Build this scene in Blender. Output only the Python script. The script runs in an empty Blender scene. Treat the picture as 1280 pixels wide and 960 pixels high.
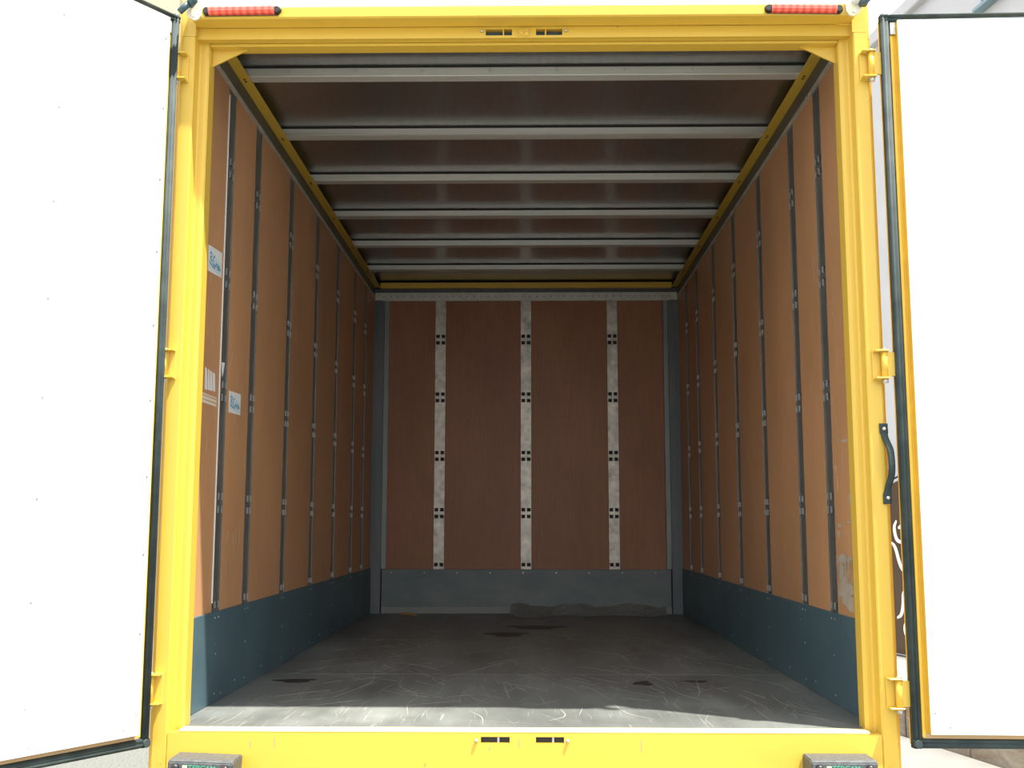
import bpy, bmesh, math, random
from mathutils import Vector, Matrix

scene = bpy.context.scene
col = scene.collection
rng = random.Random(7)

# ------------------------------------------------------------------ camera
cam_data = bpy.data.cameras.new('camera')
cam = bpy.data.objects.new('camera', cam_data)
col.objects.link(cam)
FWD = Vector((-0.01534135, 0.9916071, 0.12837446))
RIGHT = Vector((0.999881442, 0.0153839441, 0.000659809))
UP = Vector((0.00132063, -0.12836936, 0.99172555))
CAM = Vector((0.01796, -3.26805, 0.59489))
cam.matrix_world = Matrix(((RIGHT.x, UP.x, -FWD.x, CAM.x),
                           (RIGHT.y, UP.y, -FWD.y, CAM.y),
                           (RIGHT.z, UP.z, -FWD.z, CAM.z),
                           (0, 0, 0, 1)))
cam_data.sensor_width = 36.0
cam_data.lens = 37.918
cam_data.clip_start = 0.05
cam_data.clip_end = 300
scene.camera = cam

# ------------------------------------------------------------------ sky, sun, exposure
world = bpy.data.worlds.new('sky')
scene.world = world
world.use_nodes = True
bg = world.node_tree.nodes['Background']
bg.inputs['Color'].default_value = (0.93, 0.97, 1.0, 1)
bg.inputs['Strength'].default_value = 2.0

sun_data = bpy.data.lights.new('sun', 'SUN')
sun_data.energy = 10.5
sun_data.color = (1.0, 0.95, 0.86)
sun_data.angle = math.radians(1.0)
sun = bpy.data.objects.new('sun', sun_data)
col.objects.link(sun)
sun.rotation_euler = Vector((-0.348, 0.21, -1.0)).to_track_quat('-Z', 'Y').to_euler()
sun.location = (6, -4, 16)

vs = scene.view_settings
vs.view_transform = 'Standard'
vs.look = 'None'
vs.exposure = 0.18
vs.gamma = 1.0
vs.use_curve_mapping = False


# ------------------------------------------------------------------ materials
def material(name, color, rough=0.5, metal=0.0, spec=0.5):
    m = bpy.data.materials.new(name)
    m.use_nodes = True
    b = m.node_tree.nodes['Principled BSDF']
    b.inputs['Base Color'].default_value = (*color, 1)
    b.inputs['Roughness'].default_value = rough
    b.inputs['Metallic'].default_value = metal
    b.inputs['Specular IOR Level'].default_value = spec
    return m


class Nodes:
    """small helper to chain nodes in a material"""
    def __init__(self, m):
        self.m = m
        self.t = m.node_tree
        self.b = self.t.nodes['Principled BSDF']
        self.tc = self.t.nodes.new('ShaderNodeTexCoord')

    def link(self, a, b):
        self.t.links.new(a, b)

    def noise(self, scale=(1, 1, 1), s=5.0, detail=4.0, rough=0.55, rot=(0, 0, 0), dist=0.0):
        mp = self.t.nodes.new('ShaderNodeMapping')
        mp.inputs['Scale'].default_value = scale
        mp.inputs['Rotation'].default_value = rot
        self.link(self.tc.outputs['Object'], mp.inputs['Vector'])
        n = self.t.nodes.new('ShaderNodeTexNoise')
        n.inputs['Scale'].default_value = s
        n.inputs['Detail'].default_value = detail
        n.inputs['Roughness'].default_value = rough
        n.inputs['Distortion'].default_value = dist
        self.link(mp.outputs['Vector'], n.inputs['Vector'])
        return n.outputs['Fac']

    def ramp(self, fac, stops):
        r = self.t.nodes.new('ShaderNodeValToRGB')
        e = r.color_ramp.elements
        while len(e) < len(stops):
            e.new(0.5)
        for k, (pos, c) in enumerate(stops):
            e[k].position = pos
            e[k].color = (*c, 1) if len(c) == 3 else c
        self.link(fac, r.inputs['Fac'])
        return r.outputs['Color']

    def mix(self, fac, a, b, mode='MIX'):
        x = self.t.nodes.new('ShaderNodeMix')
        x.data_type = 'RGBA'
        x.blend_type = mode
        for sock, v in ((x.inputs[0], fac), (x.inputs[6], a), (x.inputs[7], b)):
            if isinstance(v, (int, float)):
                sock.default_value = v
            elif isinstance(v, tuple):
                sock.default_value = (*v, 1)
            else:
                self.link(v, sock)
        return x.outputs[2]

    def bump(self, h, strength=0.2, dist=0.01):
        bp = self.t.nodes.new('ShaderNodeBump')
        bp.inputs['Strength'].default_value = strength
        bp.inputs['Distance'].default_value = dist
        self.link(h, bp.inputs['Height'])
        self.link(bp.outputs['Normal'], self.b.inputs['Normal'])

    def color(self, c):
        self.link(c, self.b.inputs['Base Color'])

    def rough(self, c):
        self.link(c, self.b.inputs['Roughness'])


BW = lambda a: (a, a, a)


def wood_material(name, c0, c1, rough=0.36):
    m = material(name, c0, rough, spec=0.28)
    n = Nodes(m)
    grain = n.noise((55, 55, 2.2), 3.0, 5, 0.6)
    base = n.ramp(grain, [(0.3, c0), (0.7, c1)])
    blotch = n.noise((1, 1, 0.6), 2.2, 3, 0.5)
    base = n.mix(1.0, base, n.ramp(blotch, [(0.3, BW(0.88)), (0.7, BW(1.1))]), 'MULTIPLY')
    oi = n.t.nodes.new('ShaderNodeObjectInfo')
    base = n.mix(1.0, base, n.ramp(oi.outputs['Random'], [(0.0, BW(0.94)), (1.0, BW(1.06))]), 'MULTIPLY')
    sc = n.noise((30, 30, 7), 3.0, 2, 0.5, rot=(0.5, 0.3, 0.2))
    base = n.mix(n.ramp(sc, [(0.755, BW(0)), (0.79, BW(0.4))]), base, (0.62, 0.44, 0.30))
    n.color(base)
    n.bump(grain, 0.08, 0.002)
    return m


MAT = {}
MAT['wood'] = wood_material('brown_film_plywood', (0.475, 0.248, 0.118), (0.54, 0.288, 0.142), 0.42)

MAT['wood_back'] = wood_material('dimmed_red_brown_plywood', (0.295, 0.128, 0.068), (0.345, 0.155, 0.084), 0.45)  # redder boards, also darkened: light falloff put into the colour

m = material('yellow_paint', (0.83, 0.50, 0.028), 0.34, spec=0.45)
n = Nodes(m)
d = n.noise((1, 1, 1), 9, 5, 0.6)
c = n.mix(n.ramp(d, [(0.62, BW(0)), (0.8, BW(0.35))]), (0.69, 0.45, 0.06), (0.55, 0.35, 0.06))
ch = n.noise((1, 1, 0.5), 55, 3, 0.5)
c = n.mix(n.ramp(ch, [(0.745, BW(0)), (0.765, BW(0.55))]), c, (0.25, 0.17, 0.08))
n.color(c)
n.bump(d, 0.03, 0.002)
MAT['yellow'] = m

m = material('yellow_enamel_door', (0.83, 0.52, 0.04), 0.4)
n = Nodes(m)
n.color(n.ramp(n.noise((1, 1, 1), 12, 4), [(0.35, (0.78, 0.48, 0.05)), (0.7, (0.86, 0.55, 0.05))]))
MAT['yellow_door'] = m

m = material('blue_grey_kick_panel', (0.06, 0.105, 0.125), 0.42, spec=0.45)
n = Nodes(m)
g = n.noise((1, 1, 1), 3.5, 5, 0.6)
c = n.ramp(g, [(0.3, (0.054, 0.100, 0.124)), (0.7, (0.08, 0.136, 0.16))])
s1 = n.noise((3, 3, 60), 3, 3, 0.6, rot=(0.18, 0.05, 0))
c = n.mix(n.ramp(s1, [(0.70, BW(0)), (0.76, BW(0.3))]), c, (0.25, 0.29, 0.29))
sp = n.noise((1, 1, 1), 38, 1, 0.4)
c = n.mix(n.ramp(sp, [(0.80, BW(0)), (0.82, BW(0.8))]), c, (0.6, 0.62, 0.6))
n.color(c)
MAT['kick'] = m

m = material('lit_blue_grey_panel', (0.15, 0.19, 0.19), 0.5, spec=0.4)  # lighter than the side kick panels: light from the opening put into the colour
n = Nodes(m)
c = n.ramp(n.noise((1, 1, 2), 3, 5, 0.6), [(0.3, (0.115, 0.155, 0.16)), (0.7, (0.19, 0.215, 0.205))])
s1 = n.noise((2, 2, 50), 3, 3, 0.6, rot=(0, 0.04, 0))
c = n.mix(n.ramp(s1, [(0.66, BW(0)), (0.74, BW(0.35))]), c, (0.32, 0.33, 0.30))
n.color(c)
MAT['kick_back'] = m

m = material('grey_corner_post', (0.10, 0.125, 0.135), 0.42)
n = Nodes(m)
n.color(n.ramp(n.noise((2, 2, 0.4), 4, 5), [(0.3, (0.085, 0.11, 0.122)), (0.75, (0.15, 0.165, 0.165))]))
MAT['corner'] = m

m = material('pale_grey_green_strip', (0.22, 0.25, 0.235), 0.4, metal=0.2)
n = Nodes(m)
n.color(n.ramp(n.noise((2, 2, 0.5), 5, 4), [(0.3, (0.19, 0.22, 0.21)), (0.75, (0.28, 0.30, 0.28))]))
MAT['pale_strip'] = m

m = material('scuffed_floor_board', (0.11, 0.11, 0.10), 0.44, spec=0.5)
n = Nodes(m)
g = n.noise((1, 1, 1), 1.8, 6, 0.6)
c = n.ramp(g, [(0.28, (0.098, 0.104, 0.098)), (0.55, (0.158, 0.170, 0.162)), (0.75, (0.235, 0.25, 0.24))])
for k, (rz, sx, amt, lo) in enumerate(((0.15, 110, 0.55, 0.635), (-0.5, 90, 0.5, 0.655), (0.75, 80, 0.5, 0.66), (1.45, 70, 0.4, 0.66))):
    st = n.noise((sx, 2.6, 1), 1.0, 3, 0.55, rot=(0, 0, rz), dist=0.25)
    mk = n.noise((1, 1, 1), 2.6 + k * 0.7, 3, 0.5)
    f = n.mix(1.0, n.ramp(st, [(lo, BW(0)), (lo + 0.03, BW(amt))]), n.ramp(mk, [(0.45, BW(0)), (0.62, BW(1))]), 'MULTIPLY')
    c = n.mix(f, c, (0.40, 0.40, 0.36))
wp_ = n.noise((2.2, 0.35, 1), 2.4, 4, 0.6)
c = n.mix(1.0, c, n.ramp(wp_, [(0.3, BW(0.72)), (0.7, BW(1.25))]), 'MULTIPLY')
n.color(c)
n.rough(n.ramp(g, [(0.3, BW(0.36)), (0.75, BW(0.52))]))
n.bump(n.noise((1, 1, 1), 60, 3), 0.08, 0.002)
MAT['floor'] = m
MAT['scuff'] = material('pale_scuff', (0.34, 0.335, 0.29), 0.6)
MAT['stain'] = material('dark_oil_stain', (0.028, 0.026, 0.023), 0.5)
MAT['seam'] = material('seam_filler', (0.19, 0.185, 0.165), 0.6)


def steel(name, col0, col1, rough, metal, scale=(3, 3, 30), bump=0.0, aniso=False):
    m = material(name, col0, rough, metal)
    n = Nodes(m)
    g = n.noise(scale, 2.0, 5, 0.6)
    n.color(n.ramp(g, [(0.3, col0), (0.7, col1)]))
    if bump:
        n.bump(g, bump, 0.003)
    return m


MAT['track'] = steel('shaded_galvanised_track', (0.13, 0.13, 0.122), (0.19, 0.188, 0.175), 0.38, 0.45, (10, 10, 3))  # darkened: the dim opposite wall's reflection is put into the colour
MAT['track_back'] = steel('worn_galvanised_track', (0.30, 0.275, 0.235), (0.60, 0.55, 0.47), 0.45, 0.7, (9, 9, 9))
MAT['ceiling'] = steel('brushed_aluminium_sheet', (0.36, 0.365, 0.37), (0.42, 0.425, 0.43), 0.36, 0.95, (30, 2, 2))
_b = MAT['ceiling'].node_tree.nodes['Principled BSDF']
_b.inputs['Coat Weight'].default_value = 0.8
_b.inputs['Coat Roughness'].default_value = 0.09
MAT['bow'] = steel('aluminium_roof_bow', (0.62, 0.63, 0.61), (0.70, 0.70, 0.67), 0.42, 0.35, (3, 30, 30))
MAT['galv'] = steel('pale_lit_strip', (0.50, 0.49, 0.45), (0.64, 0.62, 0.58), 0.5, 0.55, (8, 8, 8))
MAT['rail'] = steel('dark_grey_side_rail', (0.07, 0.077, 0.08), (0.10, 0.107, 0.11), 0.4, 0.3, (20, 2, 2))
MAT['lit_lip'] = material('pale_lit_lip', (0.34, 0.34, 0.33), 0.45, 0.5)  # paler than the track, painted light on the slot edges
MAT['tan_edge'] = material('tan_bottom_edge', (0.50, 0.34, 0.18), 0.6)  # tan for the strip along the foot of each door
MAT['steel'] = material('bright_bolt_steel', (0.6, 0.6, 0.58), 0.3, 0.9)
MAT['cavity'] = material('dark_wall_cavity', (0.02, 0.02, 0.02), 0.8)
MAT['sill_worn_lit'] = material('worn_lit_yellow_edge', (0.80, 0.66, 0.32), 0.5)  # paler from wear, with a highlight put into the colour too
MAT['skin'] = material('yellow_outer_skin', (0.83, 0.50, 0.03), 0.4)

m = material('black_rubber', (0.028, 0.036, 0.036), 0.62, spec=0.22)
n = Nodes(m)
n.color(n.ramp(n.noise((1, 1, 1), 14, 4), [(0.35, (0.028, 0.042, 0.044)), (0.75, (0.055, 0.075, 0.075))]))
MAT['rubber'] = m
m = material('worn_black_buffer_rubber', (0.05, 0.055, 0.06), 0.5, spec=0.5)
n = Nodes(m)
n.color(n.ramp(n.noise((1, 1, 1), 90, 4), [(0.3, (0.05, 0.056, 0.062)), (0.75, (0.115, 0.122, 0.125))]))
MAT['buffer'] = m
MAT['green_print'] = material('green_lettering', (0.06, 0.42, 0.24), 0.5)
MAT['pale_green_print'] = material('pale_green_emblem', (0.45, 0.75, 0.42), 0.5)

m = material('white_door_lining', (0.86, 0.86, 0.85), 0.4, spec=0.4)
n = Nodes(m)
n.color(n.ramp(n.noise((1, 1, 1), 1.6, 4), [(0.3, (0.84, 0.84, 0.83)), (0.7, (0.88, 0.88, 0.88))]))
MAT['white'] = m

m = material('red_lens', (0.72, 0.05, 0.025), 0.18, spec=0.6)
m.node_tree.nodes['Principled BSDF'].inputs['Coat Weight'].default_value = 0.5
n = Nodes(m)
w = n.t.nodes.new('ShaderNodeTexWave')
w.inputs['Scale'].default_value = 14
w.inputs['Distortion'].default_value = 1.5
n.link(n.tc.outputs['Object'], w.inputs['Vector'])
n.color(n.ramp(w.outputs['Fac'], [(0.1, (0.70, 0.06, 0.035)), (0.9, (0.85, 0.14, 0.085))]))
n.bump(w.outputs['Fac'], 0.2, 0.002)
MAT['red'] = m
MAT['black'] = material('black_plastic', (0.02, 0.02, 0.022), 0.4)
MAT['cream'] = material('cream_casting', (0.80, 0.72, 0.52), 0.4)
MAT['teal'] = material('dark_teal_rubber', (0.035, 0.085, 0.095), 0.45)
MAT['navy'] = material('navy_rubber', (0.03, 0.045, 0.12), 0.45)
MAT['lamp_white'] = material('white_lamp_lens', (0.75, 0.78, 0.80), 0.2)
MAT['paper'] = material('white_sticker_paper', (0.74, 0.76, 0.76), 0.5)
MAT['paper_blue'] = material('pale_blue_sticker_paper', (0.58, 0.70, 0.74), 0.5)
MAT['ink'] = material('blue_ink', (0.06, 0.22, 0.38), 0.5)
MAT['tape'] = material('cream_paper_tape', (0.70, 0.62, 0.50), 0.6)
MAT['residue'] = material('pale_glue_residue', (0.42, 0.36, 0.28), 0.7)
MAT['residue_tan'] = material('tan_torn_paper', (0.52, 0.33, 0.18), 0.7)
MAT['plastic'] = material('grey_crumpled_sheet', (0.21, 0.21, 0.195), 0.55)
MAT['orange'] = material('orange_scrap', (0.55, 0.22, 0.03), 0.6)
MAT['dust'] = material('dusty_grey_strip', (0.25, 0.26, 0.24), 0.6)

m = material('asphalt', (0.13, 0.135, 0.125), 0.85)
n = Nodes(m)
g = n.noise((1, 1, 1), 55, 5, 0.7)
n.color(n.ramp(g, [(0.35, (0.075, 0.08, 0.075)), (0.65, (0.17, 0.175, 0.16))]))
n.bump(g, 0.4, 0.01)
MAT['asphalt'] = m
m = material('pale_concrete', (0.58, 0.57, 0.53), 0.8)
n = Nodes(m)
n.color(n.ramp(n.noise((1, 1, 1), 5, 5), [(0.3, (0.66, 0.65, 0.62)), (0.7, (0.76, 0.75, 0.72))]))
MAT['concrete'] = m
m = material('weathered_stone', (0.23, 0.2, 0.17), 0.85)
n = Nodes(m)
n.color(n.ramp(n.noise((1, 1, 2.5), 3.2, 6, 0.65, dist=0.8), [(0.32, (0.16, 0.11, 0.08)), (0.5, (0.24, 0.225, 0.20)), (0.7, (0.32, 0.31, 0.28))]))
n.bump(n.noise((1, 1, 1), 22, 5), 0.5, 0.02)
MAT['stone'] = m
m = material('grey_white_render', (0.62, 0.61, 0.63), 0.85)
n = Nodes(m)
n.color(n.ramp(n.noise((1, 1, 1), 2, 5), [(0.3, (0.40, 0.395, 0.405)), (0.7, (0.44, 0.435, 0.445))]))
MAT['render'] = m
MAT['beige'] = material('beige_render', (0.46, 0.40, 0.29), 0.85)
MAT['white_wall'] = material('white_painted_wall', (0.80, 0.80, 0.78), 0.8)
MAT['blue_frame'] = material('blue_window_frame', (0.05, 0.075, 0.20), 0.4)
MAT['blue_sill'] = material('blue_grey_sill', (0.14, 0.22, 0.25), 0.4)
MAT['glass'] = material('dark_window_glass', (0.05, 0.07, 0.09), 0.08)
m = material('brown_painted_metal', (0.04, 0.022, 0.01), 0.6, spec=0.25)
n = Nodes(m)
n.color(n.ramp(n.noise((1, 1, 1), 3, 3), [(0.3, (0.034, 0.018, 0.008)), (0.7, (0.05, 0.028, 0.013))]))
MAT['brown'] = m


# ------------------------------------------------------------------ geometry helpers
def box(bm, x0, x1, y0, y1, z0, z1, bevel=0.0, seg=1):
    if x0 > x1: x0, x1 = x1, x0
    if y0 > y1: y0, y1 = y1, y0
    if z0 > z1: z0, z1 = z1, z0
    r = bmesh.ops.create_cube(bm, size=1)
    v = r['verts']
    for q in v:
        q.co = Vector(((q.co.x + .5) * (x1 - x0) + x0, (q.co.y + .5) * (y1 - y0) + y0, (q.co.z + .5) * (z1 - z0) + z0))
    if bevel > 0:
        es = list({e for q in v for e in q.link_edges})
        bmesh.ops.bevel(bm, geom=es, offset=bevel, segments=seg, affect='EDGES', profile=0.5)


def prism(bm, pts, axis, a0, a1):
    """closed polygon extruded along an axis. pts are the two other coordinates in x,y,z order"""
    def mk(p, a):
        if axis == 'x': return (a, p[0], p[1])
        if axis == 'y': return (p[0], a, p[1])
        return (p[0], p[1], a)
    A = [bm.verts.new(mk(p, a0)) for p in pts]
    B = [bm.verts.new(mk(p, a1)) for p in pts]
    k = len(pts)
    for i in range(k):
        bm.faces.new((A[i], A[(i + 1) % k], B[(i + 1) % k], B[i]))
    bm.faces.new(A[::-1])
    bm.faces.new(B)
    bmesh.ops.recalc_face_normals(bm, faces=bm.faces[:])


def cyl(bm, p0, p1, r, seg=16, r2=None, dome=False):
    p0, p1 = Vector(p0), Vector(p1)
    d = (p1 - p0)
    z = d.normalized()
    x = z.orthogonal().normalized()
    y = z.cross(x)
    r2 = r if r2 is None else r2
    rings = [(p0, r), (p1, r2)]
    if dome:
        for k in (1, 2, 3):
            a = k * math.pi / 8
            rings.append((p1 + z * r2 * math.sin(a) * 0.7, r2 * math.cos(a)))
    loops = []
    for (c, rr) in rings:
        loops.append([bm.verts.new(c + (x * math.cos(t) + y * math.sin(t)) * rr) for t in [2 * math.pi * k / seg for k in range(seg)]])
    for a, b in zip(loops, loops[1:]):
        for i in range(seg):
            f = bm.faces.new((a[i], a[(i + 1) % seg], b[(i + 1) % seg], b[i]))
            f.smooth = True
    bm.faces.new(loops[0][::-1])
    bm.faces.new(loops[-1])


def ribbon(bm, pts, widths, nrm, thick):
    """flat ribbon following pts, lying in the plane with normal nrm, with thickness"""
    nrm = Vector(nrm).normalized()
    P = [Vector(p) for p in pts]
    rows = []
    for i, p in enumerate(P):
        t = (P[min(i + 1, len(P) - 1)] - P[max(i - 1, 0)])
        t = t.normalized() if t.length > 0 else Vector((1, 0, 0))
        s = nrm.cross(t).normalized()
        w = widths[i] if isinstance(widths, (list, tuple)) else widths
        a, b = p - s * w / 2, p + s * w / 2
        rows.append([bm.verts.new(q) for q in (a, b, b + nrm * thick, a + nrm * thick)])
    for r0, r1 in zip(rows, rows[1:]):
        for k in range(4):
            bm.faces.new((r0[k], r0[(k + 1) % 4], r1[(k + 1) % 4], r1[k]))
    bm.faces.new(rows[0][::-1])
    bm.faces.new(rows[-1])


def smooth_curve(pts, sub=6):
    """Catmull-Rom through pts"""
    P = [Vector(p) for p in pts]
    P = [P[0] * 2 - P[1]] + P + [P[-1] * 2 - P[-2]]
    out = []
    for i in range(1, len(P) - 2):
        a, b, c, d = P[i - 1], P[i], P[i + 1], P[i + 2]
        for k in range(sub):
            t = k / sub
            out.append(0.5 * ((2 * b) + (c - a) * t + (2 * a - 5 * b + 4 * c - d) * t * t + (3 * b - a - 3 * c + d) * t ** 3))
    out.append(P[-2])
    return out


def plate(bm, fn, u0, u1, z0, z1, holes, depth, edges=True):
    """front plate with real rectangular holes. fn(u, v, d) -> xyz, d is depth behind the front face"""
    us = sorted({u0, u1, *[h[0] for h in holes], *[h[1] for h in holes]})
    zs = sorted({z0, z1, *[h[2] for h in holes], *[h[3] for h in holes]})
    cache = {}

    def V(i, j, d):
        k = (i, j, d)
        if k not in cache:
            cache[k] = bm.verts.new(fn(us[i], zs[j], depth if d else 0.0))
        return cache[k]

    def solid(i, j):
        if i < 0 or j < 0 or i >= len(us) - 1 or j >= len(zs) - 1:
            return False
        cu, cz = (us[i] + us[i + 1]) / 2, (zs[j] + zs[j + 1]) / 2
        return not any(h[0] < cu < h[1] and h[2] < cz < h[3] for h in holes)

    for i in range(len(us) - 1):
        for j in range(len(zs) - 1):
            if not solid(i, j):
                continue
            bm.faces.new((V(i, j, 0), V(i + 1, j, 0), V(i + 1, j + 1, 0), V(i, j + 1, 0)))
            bm.faces.new((V(i, j, 1), V(i, j + 1, 1), V(i + 1, j + 1, 1), V(i + 1, j, 1)))
            for (di, dj, a, b) in ((-1, 0, (i, j), (i, j + 1)), (1, 0, (i + 1, j), (i + 1, j + 1)), (0, -1, (i, j), (i + 1, j)), (0, 1, (i, j + 1), (i + 1, j + 1))):
                if not solid(i + di, j + dj):
                    bm.faces.new((V(*a, 0), V(*b, 0), V(*b, 1), V(*a, 1)))
    bmesh.ops.recalc_face_normals(bm, faces=bm.faces[:])


def obj(name, bm, mat, parent=None, kind=None, smooth=False):
    me = bpy.data.meshes.new(name)
    bm.to_mesh(me)
    bm.free()
    me.materials.append(MAT[mat] if isinstance(mat, str) else mat)
    if smooth:
        for p in me.polygons:
            p.use_smooth = True
    o = bpy.data.objects.new(name, me)
    col.objects.link(o)
    if parent is not None:
        o.parent = parent
    if kind:
        o['kind'] = kind
    return o


def bobj(name, mat, parent, *b, bevel=0.0, seg=1, kind=None):
    bm = bmesh.new()
    box(bm, *b, bevel=bevel, seg=seg)
    return obj(name, bm, mat, parent, kind)


def empty(name, loc=(0, 0, 0), rz=0.0):
    e = bpy.data.objects.new(name, None)
    e.empty_display_size = 0.05
    col.objects.link(e)
    e.location = loc
    e.rotation_euler = (0, 0, rz)
    return e


def tag(o, label, cat, group=None, kind=None):
    o['label'] = label
    o['category'] = cat
    if group: o['group'] = group
    if kind: o['kind'] = kind
    return o


# ------------------------------------------------------------------ dimensions (metres, cargo floor at z = 0)
W = 1.043            # half width between the wall faces
L = 4.04             # depth of the box
GZ = -1.0            # street level
KZ = 0.30            # top of the blue-grey kick panels
WT = 2.135           # top of the plywood
CZ = 2.255           # ceiling sheet
TRACKS = (0.432, 0.815, 1.415, 2.015, 2.605, 3.20, 3.62)
SLOTS = (0.30, 0.665, 1.05, 1.45, 1.85)
TW = 0.042           # half width of a side track

# ------------------------------------------------------------------ street
bm = bmesh.new()
box(bm, -40, 40, -40, 40, GZ - 0.2, GZ)
g = obj('ground', bm, 'asphalt')
tag(g, 'speckled grey asphalt ground beneath the truck', 'ground', kind='structure')
bm = bmesh.new()
prism(bm, [(1.75, -1.5), (4.62, -1.5), (1.2, 11.0), (-1.2, 11.0)], 'z', GZ - 0.05, GZ + 0.02)
pv = obj('pavement', bm, 'concrete')
tag(pv, 'pale sunlit concrete strip in front of the low stone-based wall', 'pavement', kind='structure')

# ------------------------------------------------------------------ cargo floor
fl = empty('floor')
tag(fl, 'scuffed dark grey cargo floor with cross seams', 'floor', kind='structure')
seams = [0.0, 1.135, 2.414, L]
for a, b in zip(seams, seams[1:]):
    bobj('floor_board', 'floor', fl, -W - .012, W + .012, a + .003, b - .003, -0.03, 0.0, bevel=0.0015)
bobj('subfloor', 'cavity', fl, -W - .012, W + .012, .003, L, -0.10, -0.031)
for s in seams[1:3]:
    bobj('seam_strip', 'seam', fl, -W, W, s - .0035, s + .0035, -0.03, -0.0006)

bm = bmesh.new()
for k in range(420):
    x = rng.uniform(-.98, .98)
    y = rng.uniform(.03, 2.6) ** 1.1
    if y > 3.2: continue
    a = rng.gauss(math.pi / 2, .42)
    ln = rng.uniform(.04, .34) * (1.4 if rng.random() < .15 else 1)
    cv = rng.uniform(-2.2, 2.2)
    pts = []
    for i in range(7):
        pts.append((x, y, 0.0002))
        x += math.cos(a) * ln / 6
        y += math.sin(a) * ln / 6
        a += cv * ln / 6
    if any(abs(p[0]) > 1.03 or p[1] < .01 for p in pts): continue
    ww = rng.uniform(.0007, .0021)
    ribbon(bm, pts, [ww * .3, ww * .8, ww, ww, ww * .9, ww * .6, ww * .2], (0, 0, 1), .0003)
obj('scuff_marks', bm, 'scuff', fl, kind='stuff')
# larger curved scuffs near the sill
for pts in ([(-.47, 1.05), (-.46, .82), (-.37, .60), (-.385, .42), (-.36, .2)],
            [(-.40, .62), (-.33, .56)], [(-.17, .28), (-.13, .18), (-.12, .06)],
            [(.12, .33), (.13, .2), (.08, .12)], [(.66, 1.0), (.63, .72), (.60, .58)],
            [(.52, 1.20), (.46, .98)], [(-.62, 1.3), (-.58, .9), (-.66, .55)], [(-.08, .92), (-.05, .55)],
            [(.30, .42), (.33, .25), (.40, .15)], [(-.88, .55), (-.70, .72)], [(-.8, .3), (-.55, .5)]):
    bm = bmesh.new()
    c = smooth_curve([(p[0], p[1], .0002) for p in pts], 5)
    ribbon(bm, c, [.0034 * (0.35 + 0.65 * math.sin(math.pi * (i + .5) / len(c))) for i in range(len(c))], (0, 0, 1), .0004)
    obj('scuff', bm, 'scuff', fl)
for (cx, cy, rx, ry) in ((-.875, .945, .075, .05), (.447, .90, .035, .055), (.65, .955, .05, .03), (-.10, 2.70, .11, .12), (.06, 3.10, .16, .12)):
    bm = bmesh.new()
    vs_ = []
    ph = rng.uniform(0, 6)
    for i in range(22):
        t = 2 * math.pi * i / 22
        r = 1 + .22 * math.sin(3 * t + ph) + .12 * math.sin(5 * t + 2 * ph)
        vs_.append((cx + rx * r * math.cos(t), cy + ry * r * math.sin(t)))
    prism(bm, vs_, 'z', .0001, .0005)
    obj('stain', bm, 'stain', fl)


# ------------------------------------------------------------------ walls
def track_slots(hw, k=1.0):
    hs = []
    for z in SLOTS:
        for su in (-1, 1):
            for sz in (-1, 1):
                ua, ub = sorted((su * .006 * k, su * .031 * k))
                za, zb = sorted((z + sz * .0105, z + sz * .0345))
                hs.append((ua, ub, za, zb))
    return hs


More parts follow.
